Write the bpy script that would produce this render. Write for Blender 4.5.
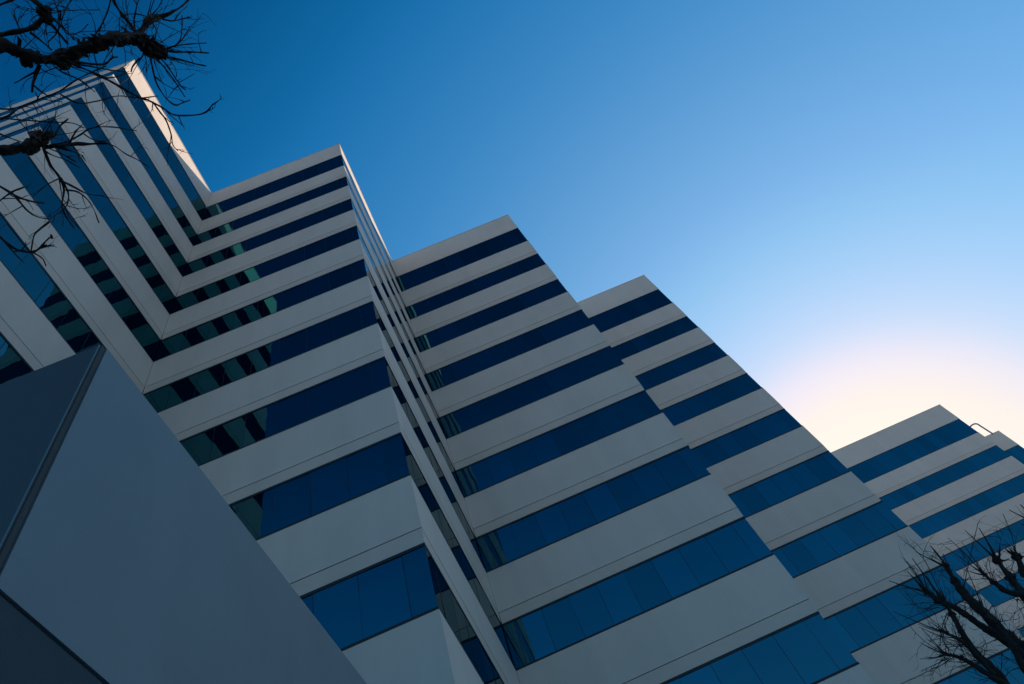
import bpy, bmesh, math, random
from mathutils import Vector, Matrix, noise
random.seed(7)
scene = bpy.context.scene
for o in list(bpy.data.objects): bpy.data.objects.remove(o)

# ------------------------------------------------------------------ camera
F_PX = 692.366
W, H_ = 1024, 684
# rows: camera right, up, back, written in world axes (x along the fronts, y into the block, z up)
RC = Matrix(((0.92095593, 0.28994382, -0.26033201),
             (0.38400205, -0.78880725, 0.47992244),
             (-0.06620123, -0.54195544, -0.83779574)))
GROUND = -1.6
cam_d = bpy.data.cameras.new('camera'); cam = bpy.data.objects.new('camera', cam_d)
scene.collection.objects.link(cam)
cam.matrix_world = RC.transposed().to_4x4()
cam_d.sensor_width = 36.0; cam_d.sensor_fit = 'HORIZONTAL'
cam_d.lens = F_PX / W * 36.0
cam_d.clip_start = 0.05; cam_d.clip_end = 6000
scene.camera = cam

# ------------------------------------------------------------------ light
SUN_AZ, SUN_EL = math.radians(28.0), math.radians(30.3)
world = bpy.data.worlds.new('World'); scene.world = world
world.use_nodes = True
nt = world.node_tree
for n in list(nt.nodes): nt.nodes.remove(n)
sky = nt.nodes.new('ShaderNodeTexSky'); sky.sky_type = 'NISHITA'
sky.sun_disc = False
sky.sun_elevation = SUN_EL; sky.sun_rotation = SUN_AZ
sky.altitude = 0; sky.air_density = 1.0; sky.dust_density = 1.05; sky.ozone_density = 10.0
bg = nt.nodes.new('ShaderNodeBackground'); bg.inputs['Strength'].default_value = 0.05
wo = nt.nodes.new('ShaderNodeOutputWorld')
SK = 0.08; EXPO = 0.9
m1 = nt.nodes.new('ShaderNodeVectorMath'); m1.operation = 'SCALE'; m1.inputs['Scale'].default_value = SK
cv = nt.nodes.new('ShaderNodeRGBCurve')          # the photograph's deep, saturated film response to the sky
cv.mapping.use_clip = False; cv.mapping.extend = 'HORIZONTAL'
for ch, pts in ((0, ((0, 0), (.028, .003), (.038, .024), (.0725, .118), (.17, .30), (.31, .55), (.54, .99), (1, 1.08))),
                (1, ((0, 0), (.053, .05), (.065, .107), (.081, .19), (.135, .355), (.195, .47), (.255, .575), (.41, .715), (.667, .905), (1, .97))),
                (2, ((0, 0), (.14, .17), (.168, .30), (.202, .47), (.30, .69), (.47, .90), (.7, .97), (1, .85)))):
    c_ = cv.mapping.curves[ch]
    c_.points[0].location = pts[0]; c_.points[1].location = pts[-1]
    for p_ in pts[1:-1]: c_.points.new(*p_)
cv.mapping.update()
m2 = nt.nodes.new('ShaderNodeVectorMath'); m2.operation = 'SCALE'; m2.inputs['Scale'].default_value = 1 / (0.05 * 2 ** EXPO)
nt.links.new(sky.outputs[0], m1.inputs[0]); nt.links.new(m1.outputs[0], cv.inputs['Color'])
nt.links.new(cv.outputs[0], m2.inputs[0]); nt.links.new(m2.outputs[0], bg.inputs[0]); nt.links.new(bg.outputs[0], wo.inputs[0])

sd = bpy.data.lights.new('sun', 'SUN'); sun = bpy.data.objects.new('sun', sd); scene.collection.objects.link(sun)
sd.energy = 5.0; sd.angle = math.radians(0.5); sd.color = (1.0, 0.79, 0.62)
sdir = Vector((math.sin(SUN_AZ) * math.cos(SUN_EL), math.cos(SUN_AZ) * math.cos(SUN_EL), math.sin(SUN_EL)))
sun.rotation_euler = sdir.to_track_quat('Z', 'Y').to_euler()
scene.view_settings.view_transform = 'Standard'; scene.view_settings.look = 'None'
scene.view_settings.exposure = EXPO; scene.view_settings.gamma = 1.0

# ------------------------------------------------------------------ helpers
C = scene.collection

def link_mesh(name, bm, mats, parent=None):
    me = bpy.data.meshes.new(name)
    bmesh.ops.recalc_face_normals(bm, faces=bm.faces)
    bm.to_mesh(me); bm.free()
    for m in (mats if isinstance(mats, (list, tuple)) else [mats]): me.materials.append(m)
    o = bpy.data.objects.new(name, me); C.objects.link(o)
    if parent: o.parent = parent; o.matrix_parent_inverse = parent.matrix_world.inverted()
    return o

def empty(name, loc, label, cat, group=None):
    e = bpy.data.objects.new(name, None); C.objects.link(e); e.location = loc
    e.empty_display_size = 0.5
    e['label'] = label; e['category'] = cat
    if group: e['group'] = group
    bpy.context.view_layer.update()
    return e

def box(bm, x0, x1, y0, y1, z0, z1, mi=0):
    v = [bm.verts.new((x, y, z)) for z in (z0, z1) for y in (y0, y1) for x in (x0, x1)]
    for f in ((0, 1, 3, 2), (4, 6, 7, 5), (0, 4, 5, 1), (2, 3, 7, 6), (0, 2, 6, 4), (1, 5, 7, 3)):
        bm.faces.new([v[i] for i in f]).material_index = mi

def right_n(a, b):
    d = (b - a).normalized(); return Vector((d.y, -d.x))

def off_path(path, off):
    """offset a plan polyline outward (to the right of its direction) with mitred corners"""
    P = [Vector(p) for p in path]; out = []
    for i, p in enumerate(P):
        if i == 0: out.append(p + right_n(P[0], P[1]) * off)
        elif i == len(P) - 1: out.append(p + right_n(P[-2], P[-1]) * off)
        else:
            n1, n2 = right_n(P[i - 1], p), right_n(p, P[i + 1])
            out.append(p + (n1 + n2) * (off / (1 + n1.dot(n2))))
    return out

def sweep(bm, path, prof, mi=0, trim=0.0):
    """closed profile [(out, z)] swept along a plan polyline, mitred, capped"""
    P = [Vector(p) for p in path]
    if trim:
        P[0] = P[0] + (P[1] - P[0]).normalized() * trim
        P[-1] = P[-1] + (P[-2] - P[-1]).normalized() * trim
    rings = [[None] * len(prof) for _ in P]
    for j, (o, z) in enumerate(prof):
        for i, q in enumerate(off_path(P, o)): rings[i][j] = bm.verts.new((q.x, q.y, z))
    n = len(prof)
    for i in range(len(P) - 1):
        for j in range(n):
            bm.faces.new((rings[i][j], rings[i + 1][j], rings[i + 1][(j + 1) % n], rings[i][(j + 1) % n])).material_index = mi
    bm.faces.new(rings[0]).material_index = mi; bm.faces.new(rings[-1]).material_index = mi

# ------------------------------------------------------------------ materials
def new_mat(name):
    m = bpy.data.materials.new(name); m.use_nodes = True
    t = m.node_tree; return m, t, t.nodes['Principled BSDF']

def concrete(name, c1, c2, rough, streak=0.5, bump=0.02):
    m, t, b = new_mat(name)
    tc = t.nodes.new('ShaderNodeTexCoord')
    mp = t.nodes.new('ShaderNodeMapping'); mp.inputs['Scale'].default_value = (1.6, 1.6, 0.16)
    n1 = t.nodes.new('ShaderNodeTexNoise'); n1.inputs['Scale'].default_value = 1.0; n1.inputs['Detail'].default_value = 6
    n2 = t.nodes.new('ShaderNodeTexNoise'); n2.inputs['Scale'].default_value = 0.35; n2.inputs['Detail'].default_value = 8; n2.inputs['Roughness'].default_value = 0.65
    n3 = t.nodes.new('ShaderNodeTexNoise'); n3.inputs['Scale'].default_value = 60; n3.inputs['Detail'].default_value = 3
    t.links.new(tc.outputs['Object'], mp.inputs[0]); t.links.new(mp.outputs[0], n1.inputs[0])
    t.links.new(tc.outputs['Object'], n2.inputs[0]); t.links.new(tc.outputs['Object'], n3.inputs[0])
    mx = t.nodes.new('ShaderNodeMix'); mx.data_type = 'FLOAT'; mx.inputs[0].default_value = streak
    t.links.new(n2.outputs[0], mx.inputs[2]); t.links.new(n1.outputs[0], mx.inputs[3])
    mx2 = t.nodes.new('ShaderNodeMix'); mx2.data_type = 'FLOAT'; mx2.inputs[0].default_value = 0.2
    t.links.new(mx.outputs[0], mx2.inputs[2]); t.links.new(n3.outputs[0], mx2.inputs[3])
    cr = t.nodes.new('ShaderNodeValToRGB')
    cr.color_ramp.elements[0].position = 0.32; cr.color_ramp.elements[0].color = (*c2, 1)
    cr.color_ramp.elements[1].position = 0.62; cr.color_ramp.elements[1].color = (*c1, 1)
    t.links.new(mx2.outputs[0], cr.inputs[0]); t.links.new(cr.outputs[0], b.inputs['Base Color'])
    b.inputs['Roughness'].default_value = rough
    bp = t.nodes.new('ShaderNodeBump'); bp.inputs['Strength'].default_value = 0.25; bp.inputs['Distance'].default_value = bump
    t.links.new(n3.outputs[0], bp.inputs['Height']); t.links.new(bp.outputs[0], b.inputs['Normal'])
    return m

PANEL = concrete('precast_panel', (0.63, 0.555, 0.465), (0.54, 0.475, 0.40), 0.6)
PANEL_LOW = concrete('precast_panel_lower', (0.61, 0.525, 0.43), (0.52, 0.445, 0.37), 0.6)
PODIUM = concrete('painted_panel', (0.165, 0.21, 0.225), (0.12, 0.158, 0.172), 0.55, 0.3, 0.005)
ROOFM = concrete('roof_gravel', (0.3, 0.29, 0.27), (0.22, 0.21, 0.2), 0.95)

def simple(name, col, rough=0.6, metal=0.0):
    m, t, b = new_mat(name)
    n = t.nodes.new('ShaderNodeTexNoise'); n.inputs['Scale'].default_value = 9; n.inputs['Detail'].default_value = 5
    tc = t.nodes.new('ShaderNodeTexCoord'); t.links.new(tc.outputs['Object'], n.inputs[0])
    cr = t.nodes.new('ShaderNodeValToRGB'); cr.color_ramp.elements[0].position = .3; cr.color_ramp.elements[1].position = .7
    cr.color_ramp.elements[0].color = (*[c * 0.75 for c in col], 1); cr.color_ramp.elements[1].color = (*col, 1)
    t.links.new(n.outputs[0], cr.inputs[0]); t.links.new(cr.outputs[0], b.inputs['Base Color'])
    b.inputs['Roughness'].default_value = rough; b.inputs['Metallic'].default_value = metal
    return m
FRAME = simple('dark_frame', (0.005, 0.005, 0.006), 0.6)
CORE = simple('dark_core', (0.02, 0.02, 0.022), 0.9)
FRONTP = concrete('dark_front_panel', (0.066, 0.053, 0.041), (0.055, 0.044, 0.035), 0.5, 0.35, 0.004)  # block's front panel, base colour darker than the side panel
GALV = simple('galvanised', (0.25, 0.25, 0.26), 0.45, 0.6)

def glass_mat():
    m, t, b = new_mat('blue_mirror_glass')
    tc = t.nodes.new('ShaderNodeTexCoord')
    n = t.nodes.new('ShaderNodeTexNoise'); n.inputs['Scale'].default_value = 0.9; n.inputs['Detail'].default_value = 1
    t.links.new(tc.outputs['Object'], n.inputs[0])
    bp = t.nodes.new('ShaderNodeBump'); bp.inputs['Strength'].default_value = 0.5; bp.inputs['Distance'].default_value = 0.009
    t.links.new(n.outputs[0], bp.inputs['Height'])
    at = t.nodes.new('ShaderNodeAttribute'); at.attribute_name = 'tone'; at.attribute_type = 'GEOMETRY'
    mc = t.nodes.new('ShaderNodeMix'); mc.data_type = 'RGBA'
    mc.inputs[6].default_value = (0.038, 0.128, 0.152, 1); mc.inputs[7].default_value = (0.046, 0.158, 0.195, 1)
    t.links.new(at.outputs['Fac'], mc.inputs[0]); t.links.new(mc.outputs[2], b.inputs['Base Color'])
    t.links.new(bp.outputs[0], b.inputs['Normal'])
    b.inputs['Metallic'].default_value = 1.0; b.inputs['Roughness'].default_value = 0.015
    b.inputs['Specular Tint'].default_value = (0.38, 0.5, 0.52, 1)
    return m
GLASS = glass_mat()

# ------------------------------------------------------------------ setting: ground
bm = bmesh.new()
vs = [bm.verts.new(p) for p in ((-2500, -2500, GROUND), (2500, -2500, GROUND), (2500, 2500, GROUND), (-2500, 2500, GROUND))]
bm.faces.new(vs)
g = link_mesh('ground', bm, concrete('soil_ground', (0.44, 0.39, 0.33), (0.34, 0.30, 0.25), 0.95)); g['kind'] = 'structure'
bm = bmesh.new(); box(bm, -60, 80, -6, 120, GROUND - 0.2, GROUND + 0.12)
g = link_mesh('plaza_paving', bm, concrete('paving', (0.12, 0.115, 0.11), (0.09, 0.088, 0.085), 0.85)); g['kind'] = 'structure'
bm = bmesh.new(); box(bm, -200, 200, -18, -6.3, GROUND - 0.2, GROUND + 0.004)
g = link_mesh('road', bm, concrete('asphalt', (0.06, 0.06, 0.06), (0.045, 0.045, 0.045), 0.9)); g['kind'] = 'structure'
bm = bmesh.new(); box(bm, -150, 150, -74, -18.3, GROUND - 0.2, GROUND + 0.03)  # unseen dark ground, added to cut light bounced onto the lower wall panels
g = link_mesh('low_bounce_ground', bm, concrete('low_bounce_asphalt', (0.07, 0.07, 0.07), (0.05, 0.05, 0.05), 0.9)); g['kind'] = 'structure'
bm = bmesh.new(); box(bm, -200, 200, -6.3, -6.0, GROUND - 0.2, GROUND + 0.13)
g = link_mesh('kerb', bm, concrete('kerb_stone', (0.36, 0.35, 0.33), (0.28, 0.27, 0.25), 0.85)); g['kind'] = 'structure'

# ------------------------------------------------------------------ banded buildings
PP, W0, S, FL = 2.688, 2.494, 2.217, 4.0     # parapet height, top window, spandrel height, storey
LOWER = 0.44                                 # strip under the shadow joint of each spandrel
REC = 0.02                                   # glass recess
THK = 0.34

def panes(bm, path, z0, z1, start, cuts=None):
    """individual sheets of glass on every leg of the path; yields mullion positions"""
    lay = bm.faces.layers.float.get('tone') or bm.faces.layers.float.new('tone')
    P = off_path(path, -REC); mull = []
    for i in range(len(P) - 1):
        a, b = P[i], P[i + 1]; L = (b - a).length; d = (b - a) / L; n = right_n(a, b)
        # regular one-metre sheets counted from the outer corner, half a sheet at the corner itself
        pos = []
        if start[i] == 'end':
            s = L - 0.55 + REC
            while s > 0.15: pos.append(s); s -= 1.0
            pos = pos[::-1]
        else:
            s = 0.55 - REC
            while s < L - 0.15: pos.append(s); s += 1.0
        edges = [0.0] + pos + [L]
        for s in pos: mull.append((a + d * s, d, n))
        for s0, s1 in zip(edges[:-1], edges[1:]):
            if s1 - s0 < 0.02: continue
            tilt = random.gauss(0, 0.0022); swing = random.gauss(0, 0.0022) * (s1 - s0)
            q = []
            for s, z in ((s0, z0), (s1, z0), (s1, z1), (s0, z1)):
                o = (tilt if z == z1 else -tilt) + (swing if s == s1 else -swing)
                p = a + d * s + n * o; q.append(bm.verts.new((p.x, p.y, z)))
            q2 = []
            for s, z in ((s0, z0), (s1, z0), (s1, z1), (s0, z1)):
                p = a + d * s - n * 0.03; q2.append(bm.verts.new((p.x, p.y, z)))
            tone = random.random()
            fs = [bm.faces.new(q), bm.faces.new(q2[::-1])]
            for k in range(4): fs.append(bm.faces.new((q[k], q2[k], q2[(k + 1) % 4], q[(k + 1) % 4])))
            for f in fs: f[lay] = tone
    return mull

def window(root, path, z0, z1, start):
    bm = bmesh.new()
    # sill rail, and a head rail whose black includes the recess shadow
    sweep(bm, path, [(-REC - 0.05, z1 - 0.085), (-REC + 0.012, z1 - 0.085), (-REC + 0.012, z1), (-REC - 0.05, z1)])
    sweep(bm, path, [(-REC - 0.05, z0), (-REC + 0.016, z0), (-REC + 0.016, z0 + 0.075), (-REC - 0.05, z0 + 0.075)])
    gb = bmesh.new(); gb.faces.layers.float.new('tone')
    mull = panes(gb, path, z0 + 0.07, z1 - 0.08, start)
    for p, d, n in mull:
        a = p - d * 0.008; b = p + d * 0.008
        v = []
        for z in (z0 + 0.07, z1 - 0.08):
            for q in (a - n * 0.02, b - n * 0.02, b + n * 0.003, a + n * 0.003): v.append(bm.verts.new((q.x, q.y, z)))
        for f in ((0, 1, 2, 3), (4, 7, 6, 5), (0, 4, 5, 1), (1, 5, 6, 2), (2, 6, 7, 3), (3, 7, 4, 0)): bm.faces.new([v[i] for i in f])
    w = link_mesh('window', bm, FRAME, root)
    link_mesh('pane', gb, GLASS, w)

def bay(root, path, H, start, plan):
    """one stepped bay: parapet, then window ribbons and spandrels down to the ground"""
    bm = bmesh.new()
    sweep(bm, path, [(-THK, H), (0, H), (0, H - PP), (-THK, H - PP)], trim=0.006)
    par = link_mesh('parapet', bm, PANEL, root)
    bm = bmesh.new()   # thin metal coping along the parapet
    sweep(bm, path, [(-THK - 0.01, H + 0.05), (0.018, H + 0.05), (0.018, H - 0.03), (0.004, H - 0.03), (0.004, H + 0.004), (-THK - 0.01, H + 0.004)], trim=0.004)
    link_mesh('coping', bm, PANEL_LOW, par)
    zt = H - PP - W0; zprev = H - PP
    while zt - S > GROUND + 0.12:
        window(root, path, zt, zprev, start)
        bm = bmesh.new()
        zb = zt - S; zj = zb + LOWER
        sweep(bm, path, [(-THK, zt), (0, zt), (0, zj + 0.012), (-THK, zj + 0.012)], trim=0.006)
        sp = link_mesh('spandrel', bm, PANEL, root)
        bm = bmesh.new()
        sweep(bm, path, [(-THK, zj - 0.012), (-0.003, zj - 0.012), (-0.016, zb), (-THK, zb)], trim=0.006)
        link_mesh('lower_strip', bm, PANEL_LOW, sp)
        zprev = zb; zt = zb - (FL - S)
    if zprev - GROUND > 0.3:
        bm = bmesh.new(); sweep(bm, path, [(-THK, zprev - 0.003), (-REC, zprev - 0.003), (-REC, GROUND), (-THK, GROUND)])
        link_mesh('plinth', bm, PANEL_LOW, root)
    x0, x1, y0, y1 = plan
    bm = bmesh.new(); box(bm, x0, x1, y0, y1, GROUND, H - 0.9)
    core = link_mesh('core_wall', bm, CORE, root)
    bm = bmesh.new(); box(bm, x0 + .01, x1 - .01, y0 + .01, y1 - .01, H - 0.898, H - 0.8)
    link_mesh('roof', bm, ROOFM, core)

X0, Y1, X1, YW, Y2, X2, X3, Y3 = -11.031, 10.836, -2.378, 2.45, 19.702, 6.552, 15.796, 29.483
X4, Y4, X5, Y5 = 46.182, 60.929, 54.689, 69.7
H1, H3, H4, H5 = 46.225, 47.202, 48.701, 48.815
I = 0.5
near = empty('office_building', (-2, 20, GROUND), 'large stepped block banded in pale panels and blue glass, filling middle and left', 'building', 'stepped office blocks')
bay(near, [(-40, YW), (X0, YW), (X0, Y1)], H1, ('end', 'start'), (-40, X0 - I, YW + I, 60))
bay(near, [(X0, Y1), (X1, Y1), (X1, Y2)], H1, ('end', 'start'), (X0 - I + .01, X1 - I, Y1 + I, 61))
bay(near, [(X1, Y2), (X2, Y2), (X2, Y3)], H1, ('end', 'start'), (X1 - I + .01, X2 - I, Y2 + I, 62))
bay(near, [(X2, Y3), (X3, Y3), (X3, Y3 + 24)], H3, ('end', 'start'), (X2 - I + .01, X3 - I, Y3 + I, Y3 + 24))
far = empty('office_building', (36, 70, GROUND), 'farther banded block at the right, behind the big stepped block against bright sky', 'building', 'stepped office blocks')
bay(far, [(27, Y4 + 30), (27, Y4), (X4, Y4), (X4, Y5)], H4, ('end', 'end', 'start'), (27 + I, X4 - I, Y4 + I, Y4 + 30))
bay(far, [(X4, Y5), (X5, Y5), (X5, Y5 + 25)], H5, ('end', 'start'), (X4 - I + .01, X5 - I, Y5 + I, Y5 + 25))

# ------------------------------------------------------------------ podium block in the notch
PX, PY, PZ0, PZ1 = -3.0, 2.335, 3.43, 6.215
pod = empty('entrance_block', (-7, 6, GROUND), 'smooth plain blue-grey block with a sharp corner, in front of the banded walls', 'entrance block')
G_ = 0.062
bm = bmesh.new(); box(bm, PX - 0.018, PX, PY + G_, Y1 - 0.02, PZ0, PZ1)
link_mesh('side_panel', bm, PODIUM, pod)
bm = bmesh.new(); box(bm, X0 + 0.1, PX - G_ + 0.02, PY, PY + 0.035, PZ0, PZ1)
fp = link_mesh('front_panel', bm, FRONTP, pod); fp['label'] = 'darker front panel'
bm = bmesh.new(); box(bm, X0 + 0.1, PX - 0.036, PY + 0.05, Y1 - 0.03, PZ0 + 0.004, PZ0 + 0.1)
link_mesh('soffit', bm, concrete('soffit_panel', (0.70, 0.74, 0.76), (0.62, 0.66, 0.68), 0.7), pod)
bm = bmesh.new(); box(bm, X0 + 0.1, PX - 0.125, PY + 0.125, Y1 - 0.03, PZ0 + 0.103, PZ1 - 0.15)
link_mesh('core_wall', bm, CORE, pod)
bm = bmesh.new()   # dark recessed joint that runs up the corner, with rough sealant lumps
box(bm, PX - 0.1, PX - 0.013, PY + 0.014, PY + G_ - 0.003, PZ0 + 0.003, PZ1 - 0.01)
link_mesh('corner_joint', bm, concrete('weathered_sealant', (0.075, 0.08, 0.078), (0.008, 0.009, 0.009), 0.85, 0.1, 0.01), pod)
bm = bmesh.new()   # thin metal angle on the corner
box(bm, PX - G_ + 0.022, PX - G_ + 0.028, PY - 0.002, PY + 0.012, PZ0, PZ1 - 0.002)
link_mesh('corner_trim', bm, PODIUM, pod)
bm = bmesh.new(); box(bm, X0 + 0.1, PX - 2.2, PY + 1.9, Y1 - 0.04, GROUND, PZ0 - 0.003)
link_mesh('lobby_wall', bm, PODIUM, pod)
bm = bmesh.new()
for yy in (PY + 3.6, PY + 7.4):
    bmesh.ops.create_cone(bm, cap_ends=True, segments=24, radius1=0.22, radius2=0.22, depth=PZ0 - GROUND - 0.01, matrix=Matrix.Translation((PX - 0.7, yy, (PZ0 + GROUND) / 2)))
link_mesh('column', bm, PODIUM, pod)

# ------------------------------------------------------------------ trees
def bark():
    m, t, b = new_mat('plane_bark')
    tc = t.nodes.new('ShaderNodeTexCoord')
    n = t.nodes.new('ShaderNodeTexNoise'); n.inputs['Scale'].default_value = 5; n.inputs['Detail'].default_value = 6
    n2 = t.nodes.new('ShaderNodeTexNoise'); n2.inputs['Scale'].default_value = 45; n2.inputs['Detail'].default_value = 4
    t.links.new(tc.outputs['Object'], n.inputs[0]); t.links.new(tc.outputs['Object'], n2.inputs[0])
    cr = t.nodes.new('ShaderNodeValToRGB')
    cr.color_ramp.elements[0].position = 0.42; cr.color_ramp.elements[0].color = (0.010, 0.008, 0.007, 1)
    cr.color_ramp.elements[1].position = 0.72; cr.color_ramp.elements[1].color = (0.085, 0.07, 0.06, 1)
    e = cr.color_ramp.elements.new(0.55); e.color = (0.018, 0.014, 0.012, 1)
    t.links.new(n.outputs[0], cr.inputs[0]); t.links.new(cr.outputs[0], b.inputs['Base Color'])
    b.inputs['Roughness'].default_value = 0.9
    bp = t.nodes.new('ShaderNodeBump'); bp.inputs['Distance'].default_value = 0.01; bp.inputs['Strength'].default_value = 0.8
    t.links.new(n2.outputs[0], bp.inputs['Height']); t.links.new(bp.outputs[0], b.inputs['Normal'])
    return m
BARK = bark()
TWIG = simple('twig_bark', (0.014, 0.011, 0.009), 0.85)

def tube(bm, pts, rad, seg=6, lumpy=0.0):
    pts = [Vector(p) for p in pts]
    ref = Vector((0.3, 0.2, 1)).normalized(); prev = None
    for i, p in enumerate(pts):
        d = (pts[min(i + 1, len(pts) - 1)] - pts[max(i - 1, 0)])
        if d.length < 1e-6: d = Vector((0, 0, 1))
        d.normalize()
        a = d.cross(ref)
        if a.length < 0.05: a = d.cross(Vector((1, 0, 0)))
        a.normalize(); b = d.cross(a)
        ring = []
        for k in range(seg):
            t = 2 * math.pi * k / seg
            q = a * math.cos(t) + b * math.sin(t)
            r = rad[i] * (1 + (lumpy * (noise.noise((p + q * rad[i]) * 14) + 0.5 * noise.noise((p + q * rad[i]) * 37)) if lumpy else 0))
            ring.append(bm.verts.new(p + q * max(r, 0.0008)))
        if prev:
            for k in range(seg): bm.faces.new((prev[k], prev[(k + 1) % seg], ring[(k + 1) % seg], ring[k]))
        else: bm.faces.new(ring[::-1])
        prev = ring
    bm.faces.new(prev)

def smooth(pts, rad, n):
    """Catmull-Rom through the nodes"""
    P = [Vector(p) for p in pts]; P = [P[0] * 2 - P[1]] + P + [P[-1] * 2 - P[-2]]
    op, orr = [], []
    for i in range(1, len(P) - 2):
        for k in range(n):
            t = k / n
            op.append(0.5 * ((2 * P[i]) + (P[i + 1] - P[i - 1]) * t + (2 * P[i - 1] - 5 * P[i] + 4 * P[i + 1] - P[i + 2]) * t * t + (3 * P[i] - P[i - 1] - 3 * P[i + 1] + P[i + 2]) * t ** 3))
            orr.append(rad[i - 1] * (1 - t) + rad[i] * t)
    op.append(P[-2]); orr.append(rad[-1])
    return op, orr

def ray(u, v):
    c = Vector(((u - 512) / F_PX, -(v - 342) / F_PX, -1.0))
    return (RC.transposed() @ c).normalized()

def twig(bm, p, d, L, r, curl, depth=0, grav=0.0):
    """a wandering bare shoot with side shoots"""
    n = max(5, int(L / 0.05)); pts, rad = [p.copy()], [r]
    d = d.normalized(); q = p.copy(); bend = Vector([random.gauss(0, 1) for _ in range(3)]).normalized() * curl
    for i in range(n):
        d = (d + bend / n + Vector([random.gauss(0, 0.05) for _ in range(3)]) + Vector((0, 0, grav / n))).normalized()
        q = q + d * (L / n); pts.append(q.copy()); rad.append(r * (1 - 0.72 * (i + 1) / n))
        if random.random() < 0.12: rad[-1] *= 1.6      # buds
        if depth < 2 and random.random() < (1.6 / n) * (1.7 if depth == 0 else 1) and i > 0:
            sd_ = (d + Vector([random.gauss(0, 0.6) for _ in range(3)])).normalized()
            twig(bm, q, sd_, L * random.uniform(0.25, 0.6), r * 0.65, curl, depth + 1, grav)
    tube(bm, pts, rad, 5)

def knob(bm, p, r):
    """pollard head: a swollen, warty lump"""
    v0 = len(bm.verts)
    g = bmesh.ops.create_icosphere(bm, subdivisions=3, radius=1)
    sc = [random.uniform(0.8, 1.25) for _ in range(3)]
    for v in g['verts']:
        c = v.co.copy()
        f = 1 + 0.55 * noise.noise(c * 1.9 + p * 5) + 0.35 * noise.noise(c * 5 + p * 9)
        v.co = p + Vector((c.x * sc[0], c.y * sc[1], c.z * sc[2])) * r * f

# --- tree overhead at the left: pollarded plane reaching in over the camera
def at_z(u, v, z):
    d = ray(u, v); return d * (z / d.z)
T = empty('bare_tree', (-4.6, -1.9, GROUND), 'bare pollarded tree reaching in at the top left, over the tall left wing', 'tree', 'bare trees')
tb = bmesh.new(); lb = bmesh.new(); wb = bmesh.new()
def px(r_px, P): return r_px * P.length / F_PX
def limb(nodes, bmx, n=9, lump=0.7, seg=12, zoff=0.0):
    P = [at_z(u, v, z + zoff) for u, v, z, r in nodes]; R = [px(r * 0.86, p) for p, (u, v, z, r) in zip(P, nodes)]
    sp, sr = smooth(P, R, n); tube(bmx, sp, sr, seg, lump); return sp, sr
fork = Vector((-4.2, -1.3, 1.9))
z = 4.7
A = [(-60, 22, 4.5, 7), (-25, 36, 4.6, 6.5), (0, 46, 4.65, 6.2), (25, 54, 4.7, 6), (50, 60, 4.7, 5.5), (68, 56, 4.72, 5.5), (85, 47, 4.74, 5.8), (103, 41, 4.76, 5.2), (120, 38, 4.78, 5), (137, 38, 4.8, 5.2), (150, 47, 4.82, 6)]
spA, srA = limb(A, lb)
e0 = spA[0]
sp, sr = smooth([Vector((-4.6, -1.9, GROUND)), Vector((-4.55, -1.8, 0.2)), Vector((-4.35, -1.5, 1.5)), Vector((-3.7, -1.0, 2.8)), e0.lerp(Vector((-3.2, -0.6, 3.7)), 0.4), e0], [0.2, 0.155, 0.13, 0.09, 0.065, srA[0]], 6)
tube(tb, sp, sr, 14, 0.3)
B = [(137, 38, 4.8, 3.6), (143, 28, 4.84, 3.2), (151, 19, 4.86, 3.6), (160, 17, 4.9, 1.9), (172, 12, 4.92, 1.3), (182, 6, 4.95, 1.0), (192, -4, 5, 0.9)]
limb(B, lb)
limb([(142, 38, 4.8, 2.0), (133, 28, 4.85, 1.8), (124, 17, 4.9, 1.6), (116, 5, 4.95, 1.5), (108, -12, 5, 1.4)], lb)
Dl = [(-70, 10, 4.5, 3), (-30, 34, 4.6, 2.6), (0, 34, 4.7, 2.4), (18, 31, 4.72, 2.2), (32, 28, 4.75, 2.0), (39, 22, 4.78, 2.4), (45, 12, 4.8, 3), (36, 2, 4.84, 2.4), (24, -5, 4.9, 2)]
limb(Dl, lb)
limb([(-20, 14, 4.9, 1.2), (0, 5, 4.9, 1.1), (14, -1, 4.95, 1.0), (28, -9, 5, 1)], lb)
Hh = [(-80, 118, 4.1, 7), (-40, 140, 4.2, 6), (-5, 149, 4.3, 4.6), (14, 149, 4.32, 4.2), (30, 145, 4.35, 4.2), (42, 138, 4.37, 4)]
spH, srH = limb(Hh, lb)
sp, sr = smooth([Vector((-4.3, -1.45, 1.6)), Vector((-3.6, -0.7, 2.6)), spH[0].lerp(Vector((-3.0, -0.3, 3.4)), 0.5), spH[0]], [0.1, 0.07, 0.05, srH[0]], 6)
tube(tb, sp, sr, 12, 0.3)
for (u, v, zz, r) in ((152, 49, 4.82, 9), (160, 52, 4.82, 6), (151, 19, 4.86, 4.2), (140, 39, 4.8, 7), (45, 13, 4.8, 6), (47, 20, 4.79, 4.5), (100, 43, 4.76, 6), (38, 138, 4.36, 7), (48, 135, 4.36, 5), (30, 148, 4.35, 6), (64, 66, 4.7, 5.5), (120, 40, 4.78, 6), (26, 62, 4.7, 4)):
    P = at_z(u, v, zz); knob(lb, P, px(r * 0.8, P))
knobs = [(152, 49, 4.82, 17), (151, 19, 4.86, 9), (45, 13, 4.8, 14), (40, 138, 4.36, 12), (92, 44, 4.75, 9), (65, 64, 4.7, 9), (20, 52, 4.68, 6), (20, 30, 4.72, 7), (120, 38, 4.78, 6), (142, 40, 4.8, 8)]
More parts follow.
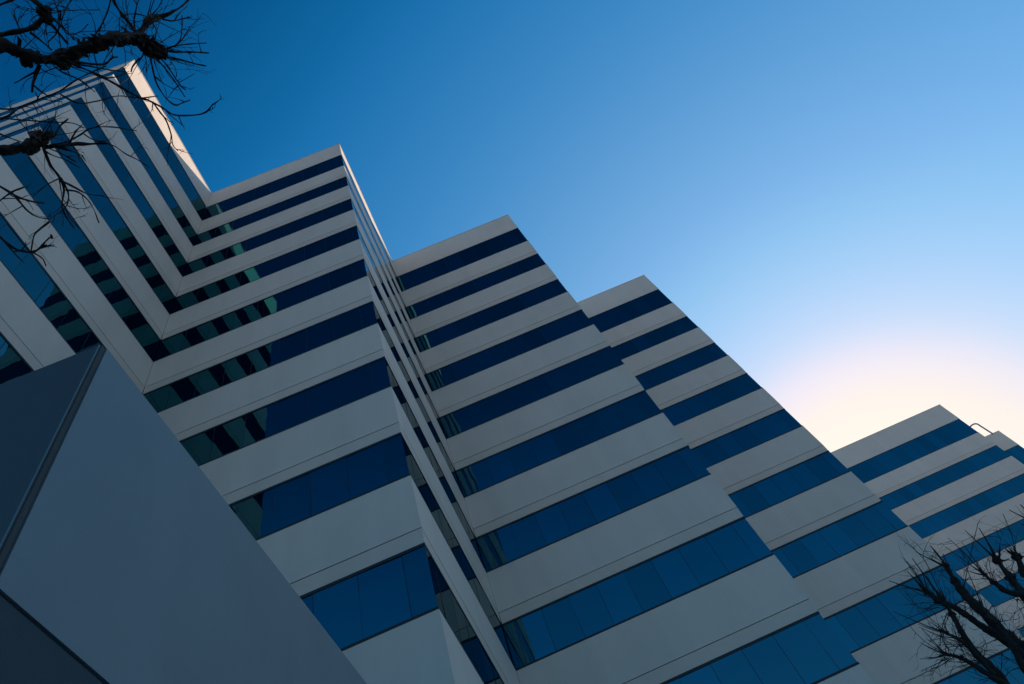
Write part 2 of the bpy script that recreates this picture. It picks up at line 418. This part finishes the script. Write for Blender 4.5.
for (u, v, zz, n) in knobs:
    P = at_z(u, v, zz)
    for k in range(n):
        d = Vector((random.gauss(0, 1), random.gauss(0, 1), random.gauss(0.4, 0.7)))
        twig(wb, P, d, random.uniform(0.08, 0.36), random.uniform(0.0022, 0.004), 1.3, 0 if k % 4 == 0 else 1, 0.3)
for q_, r_ in list(zip(spA, srA))[8:]:
    if random.random() < 0.6:
        d = Vector([random.gauss(0, 1) for _ in range(3)]).normalized()
        L = random.uniform(0.015, 0.05)
        tube(lb, [q_ + d * r_ * 0.7, q_ + d * (r_ + L * .5) + Vector((0.01, 0, 0.004)), q_ + d * (r_ + L)], [0.014, 0.008, 0.002], 6, 0.8)
def tw(pts, z, w=0.8):
    n = len(pts); N = [(u, v, z + 0.04 * math.sin(i * 1.7 + u), w * (1 - 0.45 * i / n)) for i, (u, v) in enumerate(pts)]
    sp, sr = limb(N, wb, 5, 0.6, 5)
    for i in range(3, len(sp) - 1):
        if random.random() < 0.13:
            d = (sp[i] - sp[i - 1]).normalized() + Vector([random.gauss(0, 0.7) for _ in range(3)])
            twig(wb, sp[i], d, random.uniform(0.04, 0.16), sr[i] * 0.7, 0.6, 1)
for pts, zz, w in [
    ([(152, 50), (175, 52), (190, 52), (209, 53)], 4.82, 1.1), ([(160, 50), (175, 46), (190, 44), (207, 43)], 4.84, 0.8),
    ([(155, 53), (168, 57), (182, 60), (196, 64), (206, 66)], 4.8, 0.9), ([(150, 55), (153, 70), (157, 84), (166, 98), (175, 105), (182, 103), (190, 100)], 4.78, 0.9),
    ([(154, 56), (165, 68), (174, 80), (185, 97)], 4.8, 0.8), ([(156, 54), (166, 64), (174, 76), (181, 86), (186, 90)], 4.85, 0.9),
    ([(173, 47), (180, 40), (182, 28), (182, 15)], 4.84, 0.7), ([(170, 48), (180, 42), (187, 32), (190, 27)], 4.86, 0.7), ([(162, 19), (172, 21), (182, 19), (190, 17)], 4.9, 0.8),
    ([(-10, 121), (6, 117), (20, 108), (40, 99), (56, 94)], 4.5, 1.0), ([(-8, 108), (10, 109), (28, 104), (45, 97), (60, 91), (76, 80), (92, 72), (106, 66)], 4.5, 1.0),
    ([(66, 60), (80, 67), (94, 73), (112, 82), (135, 95), (150, 101), (163, 108), (175, 115), (195, 115), (206, 112), (213, 104)], 4.66, 1.3),
    ([(153, 102), (160, 112), (166, 120), (171, 134), (173, 145), (178, 151)], 4.64, 0.8), ([(60, 94), (78, 103), (98, 101), (118, 96), (140, 98), (158, 96)], 4.5, 0.8),
    ([(40, 65), (36, 75), (33, 84), (32, 92)], 4.68, 1.8), ([(32, 84), (42, 92), (50, 97)], 4.66, 0.9), ([(50, 62), (62, 72), (80, 80), (95, 92)], 4.66, 0.8),
    ([(75, 62), (92, 64), (105, 64), (112, 58), (118, 57)], 4.7, 1.2), ([(70, 64), (88, 66), (104, 69), (125, 72)], 4.68, 0.8),
    ([(45, 147), (60, 146), (75, 144), (90, 144), (107, 143)], 4.36, 2.0), ([(50, 145), (66, 142), (80, 135), (92, 128), (112, 127), (137, 131)], 4.38, 0.9),
    ([(106, 143), (116, 147), (126, 154), (138, 160), (150, 168)], 4.36, 0.7), ([(44, 142), (54, 136), (60, 126), (68, 119)], 4.4, 1.0),
    ([(84, 134), (94, 140), (106, 142)], 4.38, 0.7), ([(0, 118), (22, 120), (50, 122), (72, 123), (84, 128)], 4.4, 0.7),
    ([(44, 148), (50, 164), (60, 178), (64, 190), (62, 205), (66, 216), (74, 228)], 4.3, 1.2), ([(62, 181), (76, 188), (88, 194), (104, 196)], 4.3, 0.8),
    ([(66, 190), (78, 192), (88, 200), (94, 210), (99, 223)], 4.3, 0.8), ([(61, 178), (68, 192), (68, 202), (64, 210)], 4.32, 0.9), ([(64, 205), (70, 218), (80, 229)], 4.3, 0.7),
    ([(60, 178), (50, 183), (40, 190), (33, 196)], 4.3, 0.6), ([(-6, 183), (8, 191), (16, 196), (30, 201), (44, 203)], 4.25, 1.1),
    ([(12, 193), (20, 202), (28, 211), (38, 217), (49, 219)], 4.25, 0.9), ([(-4, 204), (6, 196), (14, 191), (24, 187)], 4.27, 0.9), ([(49, 222), (40, 229), (34, 236), (31, 252)], 4.2, 0.9),
    ([(-6, 231), (6, 242), (18, 250), (32, 252), (40, 248), (46, 241), (52, 236)], 4.2, 1.4), ([(38, 249), (46, 247), (54, 245)], 4.2, 0.7), ([(30, 251), (42, 258), (46, 266)], 4.2, 0.7), ([(52, 238), (51, 235)], 4.2, 1.5),
    ([(44, 150), (52, 155), (66, 160), (80, 168)], 4.34, 0.7), ([(48, 148), (62, 154), (76, 162)], 4.34, 0.7), ([(-5, 132), (10, 138), (24, 143)], 4.4, 0.8),
    ([(60, 10), (62, 25), (68, 34), (80, 32), (88, 24)], 4.84, 0.8), ([(45, 10), (60, 11), (80, 10), (100, 10)], 4.9, 0.5), ([(52, -5), (58, 12), (60, 24)], 4.9, 0.7), ([(75, -5), (66, 8), (62, 20)], 4.92, 0.8),
    ([(112, -6), (108, 10), (102, 24), (96, 34)], 4.9, 0.8), ([(48, 20), (58, 32), (68, 44)], 4.8, 1.5), ([(52, 18), (66, 30), (74, 40)], 4.8, 0.9), ([(48, 42), (56, 34), (60, 26)], 4.8, 0.8),
    ([(30, 32), (40, 40), (52, 50)], 4.74, 1.2), ([(120, 36), (140, 30), (148, 14), (152, -4)], 4.86, 0.7), ([(137, 36), (134, 20), (138, 2), (142, -6)], 4.9, 0.8), ([(122, 38), (128, 20), (126, 4), (128, -6)], 4.9, 0.5),
    ([(80, 32), (100, 31), (118, 31)], 4.85, 0.45), ([(140, 40), (146, 22), (158, 8), (164, -4)], 4.9, 0.7), ([(140, 58), (133, 66), (131, 72)], 4.8, 0.8)]:
    tw(pts, zz, w)
link_mesh('trunk', tb, BARK, T); link_mesh('branch', lb, BARK, T); tc_ = link_mesh('twigs', wb, TWIG, T)

# --- tree at the lower right: upright pruned stems in front of the stepped bays
TD = 10.0
def at_h(u, v, hd):
    d = ray(u + 9, v + 3); return d * (hd / math.hypot(d.x, d.y))
base = at_h(1075, 760, TD); base.z = GROUND
T2 = empty('bare_tree', base, 'bare upright tree with thick pruned stems at the lower right corner', 'tree', 'bare trees')
tb = bmesh.new(); lb = bmesh.new(); wb = bmesh.new()
crotch = at_h(1070, 722, TD)
tube(tb, *smooth([base, base.lerp(crotch, 0.35) + Vector((0.05, 0.03, 0)), base.lerp(crotch, 0.75), crotch], [0.19, 0.15, 0.14, 0.13], 6), 14, 0.3)
knob(tb, crotch, 0.16)
def stem(nodes, hd, tip=1.0, shoots=12, root=True):
    pts = [at_h(u, v, hd + dh) for u, v, r, dh in nodes]; rr = [px(r * 0.97, p) for p, (u, v, r, dh) in zip(pts, nodes)]
    if root:
        pts = [crotch, crotch.lerp(pts[0], 0.5) + Vector((0.03, 0.02, -0.05))] + pts; rr = [0.09, 0.07] + rr
    sp, sr = smooth(pts, rr, 6); tube(lb, sp, sr, 9, 0.4)
    m = len(sp)
    knob(lb, sp[-1], sr[-1] * 1.7); knob(lb, sp[-7], sr[-7] * 1.35)
    for k in range(shoots * 2):
        i = random.randint(m // 3, m - 1)
        d = (sp[i] - sp[i - 1]).normalized() * 0.9 + Vector((random.gauss(0, 0.75), random.gauss(0, 0.75), random.gauss(0.15, 0.4)))
        twig(wb, sp[i], d, random.uniform(0.1, 0.5), random.uniform(0.003, 0.006), 1.2, 0, 0.3)
    for k in range(5):     # stubby cut ends round the tip
        d = (sp[-1] - sp[-3]).normalized() + Vector([random.gauss(0, 0.55) for _ in range(3)])
        L = random.uniform(0.08, 0.3); tube(lb, [sp[-1], sp[-1] + d * L * .35, sp[-1] + d * L * .7 + Vector((0, 0, L * .1)), sp[-1] + d * L + Vector((0, 0, L * .25))], [sr[-1] * .9, sr[-1] * .5, sr[-1] * .35, sr[-1] * .2], 6, 0.5)
    return sp, sr
stem([(1040, 668, 5.5, 0), (1024, 651, 5, 0), (1000, 634, 4.6, .05), (987, 622, 4.4, .05), (968, 603, 4, .1), (956, 592, 3.8, .1), (946, 578, 2.4, .1), (938, 564, 1.6, .1)], TD, shoots=16)
stem([(1010, 649, 3.6, -.1), (990, 634, 3.0, -.15), (970, 621, 2.8, -.2), (950, 607, 2.6, -.2), (938, 601, 2.4, -.2), (928, 597, 2.0, -.2), (918, 589, 1.3, -.25)], TD, shoots=16)
stem([(1012, 700, 4, -.3), (1000, 686, 3.8, -.35), (982, 664, 3.2, -.4), (966, 649, 3, -.4), (952, 628, 2.3, -.45), (943, 611, 1.8, -.45), (936, 601, 1.4, -.5)], TD, shoots=16)
stem([(1050, 640, 4.2, .3), (1034, 620, 4, .3), (1016, 594, 3.4, .3), (1001, 574, 2.4, .3), (988, 557, 1.5, .3)], TD, shoots=14)
stem([(1050, 604, 4, .5), (1030, 584, 3.4, .5), (1016, 570, 2.6, .5), (1008, 554, 1.8, .5)], TD, shoots=12)
stem([(1048, 610, 3.6, .1), (1024, 594, 3.2, .1), (1000, 589, 2.2, .1), (984, 579, 1.6, .1), (976, 572, 1, .1)], TD, shoots=12)
stem([(1000, 684, 2.6, -.5), (985, 675, 2.2, -.6), (968, 664, 2, -.6), (952, 655, 1.6, -.65), (936, 651, 1.1, -.7)], TD, shoots=12)
stem([(985, 672, 2, -.6), (970, 655, 1.6, -.65), (955, 640, 1.3, -.7), (938, 630, 0.9, -.7)], TD, shoots=10, root=False)
stem([(1060, 560, 3, .6), (1040, 540, 2.4, .6), (1028, 520, 1.6, .6)], TD, shoots=8)
stem([(1040, 690, 4, -.2), (1015, 665, 3, -.3), (1002, 640, 2.2, -.3), (985, 620, 1.6, -.3), (975, 610, 1.1, -.3)], TD, shoots=12)
def tw2(pts, hd, w):
    P = [at_h(u, v, hd) for u, v in pts]; R = [px(0.5 * w * (1 - 0.5 * i / len(P)), p) for i, p in enumerate(P)]
    spx, srx = smooth(P, R, 6); tube(wb, spx, srx, 5)
    for i in range(3, len(spx) - 1, 2):
        if random.random() < 0.5:
            twig(wb, spx[i], (spx[i] - spx[i - 1]).normalized() + Vector([random.gauss(0, 0.8) for _ in range(3)]), random.uniform(0.1, 0.3), srx[i] * 0.7, 1.0, 1)
for pts, hd, w in [([(954, 590), (957, 573), (963, 545), (969, 520)], 10.1, .8), ([(932, 590), (924, 574), (916, 558), (906, 547), (895, 538)], 9.8, .8), ([(956, 556), (952, 548), (946, 541), (939, 535)], 10.1, .7),
                   ([(1010, 560), (1006, 545), (1002, 530), (994, 511)], 10.4, .8), ([(932, 598), (915, 606), (905, 600), (898, 590)], 9.8, .6), ([(930, 604), (912, 610), (895, 617)], 9.8, .6), ([(935, 650), (918, 640), (905, 628), (898, 618)], 9.4, .6),
                   ([(938, 610), (932, 630), (931, 652)], 9.6, .8), ([(940, 612), (935, 625), (933, 640)], 9.7, .6), ([(940, 655), (925, 662), (912, 668)], 9.4, .6)]:
    tw2(pts, hd, w)
BARK2 = simple('dark_bark', (0.012, 0.010, 0.008), 0.9)
link_mesh('trunk', tb, BARK2, T2); link_mesh('branch', lb, BARK2, T2); link_mesh('twigs', wb, TWIG, T2)

# ------------------------------------------------------------------ curved pipe on the far roof
q0, q1 = Vector((X4 - 0.25, Y4 + 1.0, H4 - 0.8)), None
def at_y(u, v, y):
    d = ray(u, v); return d * (y / d.y)
yr = Y4 + 6
a = at_y(970, 428, yr); b_ = at_y(973, 424.5, yr); c_ = at_y(977, 424, yr); d_ = at_y(982, 427, yr); e_ = at_y(993, 434, yr)
bm = bmesh.new(); low = a.copy(); low.z = H4 - 0.8; low2 = e_.copy(); low2.z = H5 - 0.8
sp, sr = smooth([Vector((a.x, a.y, H4 - 0.8)), a, b_, c_, d_, e_], [0.085] * 6, 12)
tube(bm, sp, sr, 12)
for f in bm.faces: f.smooth = True
pr = link_mesh('roof_davit', bm, GALV, None)
pr['label'] = 'small curved grey pipe arm standing on the roof of the farther block at right'; pr['category'] = 'pipe arm'
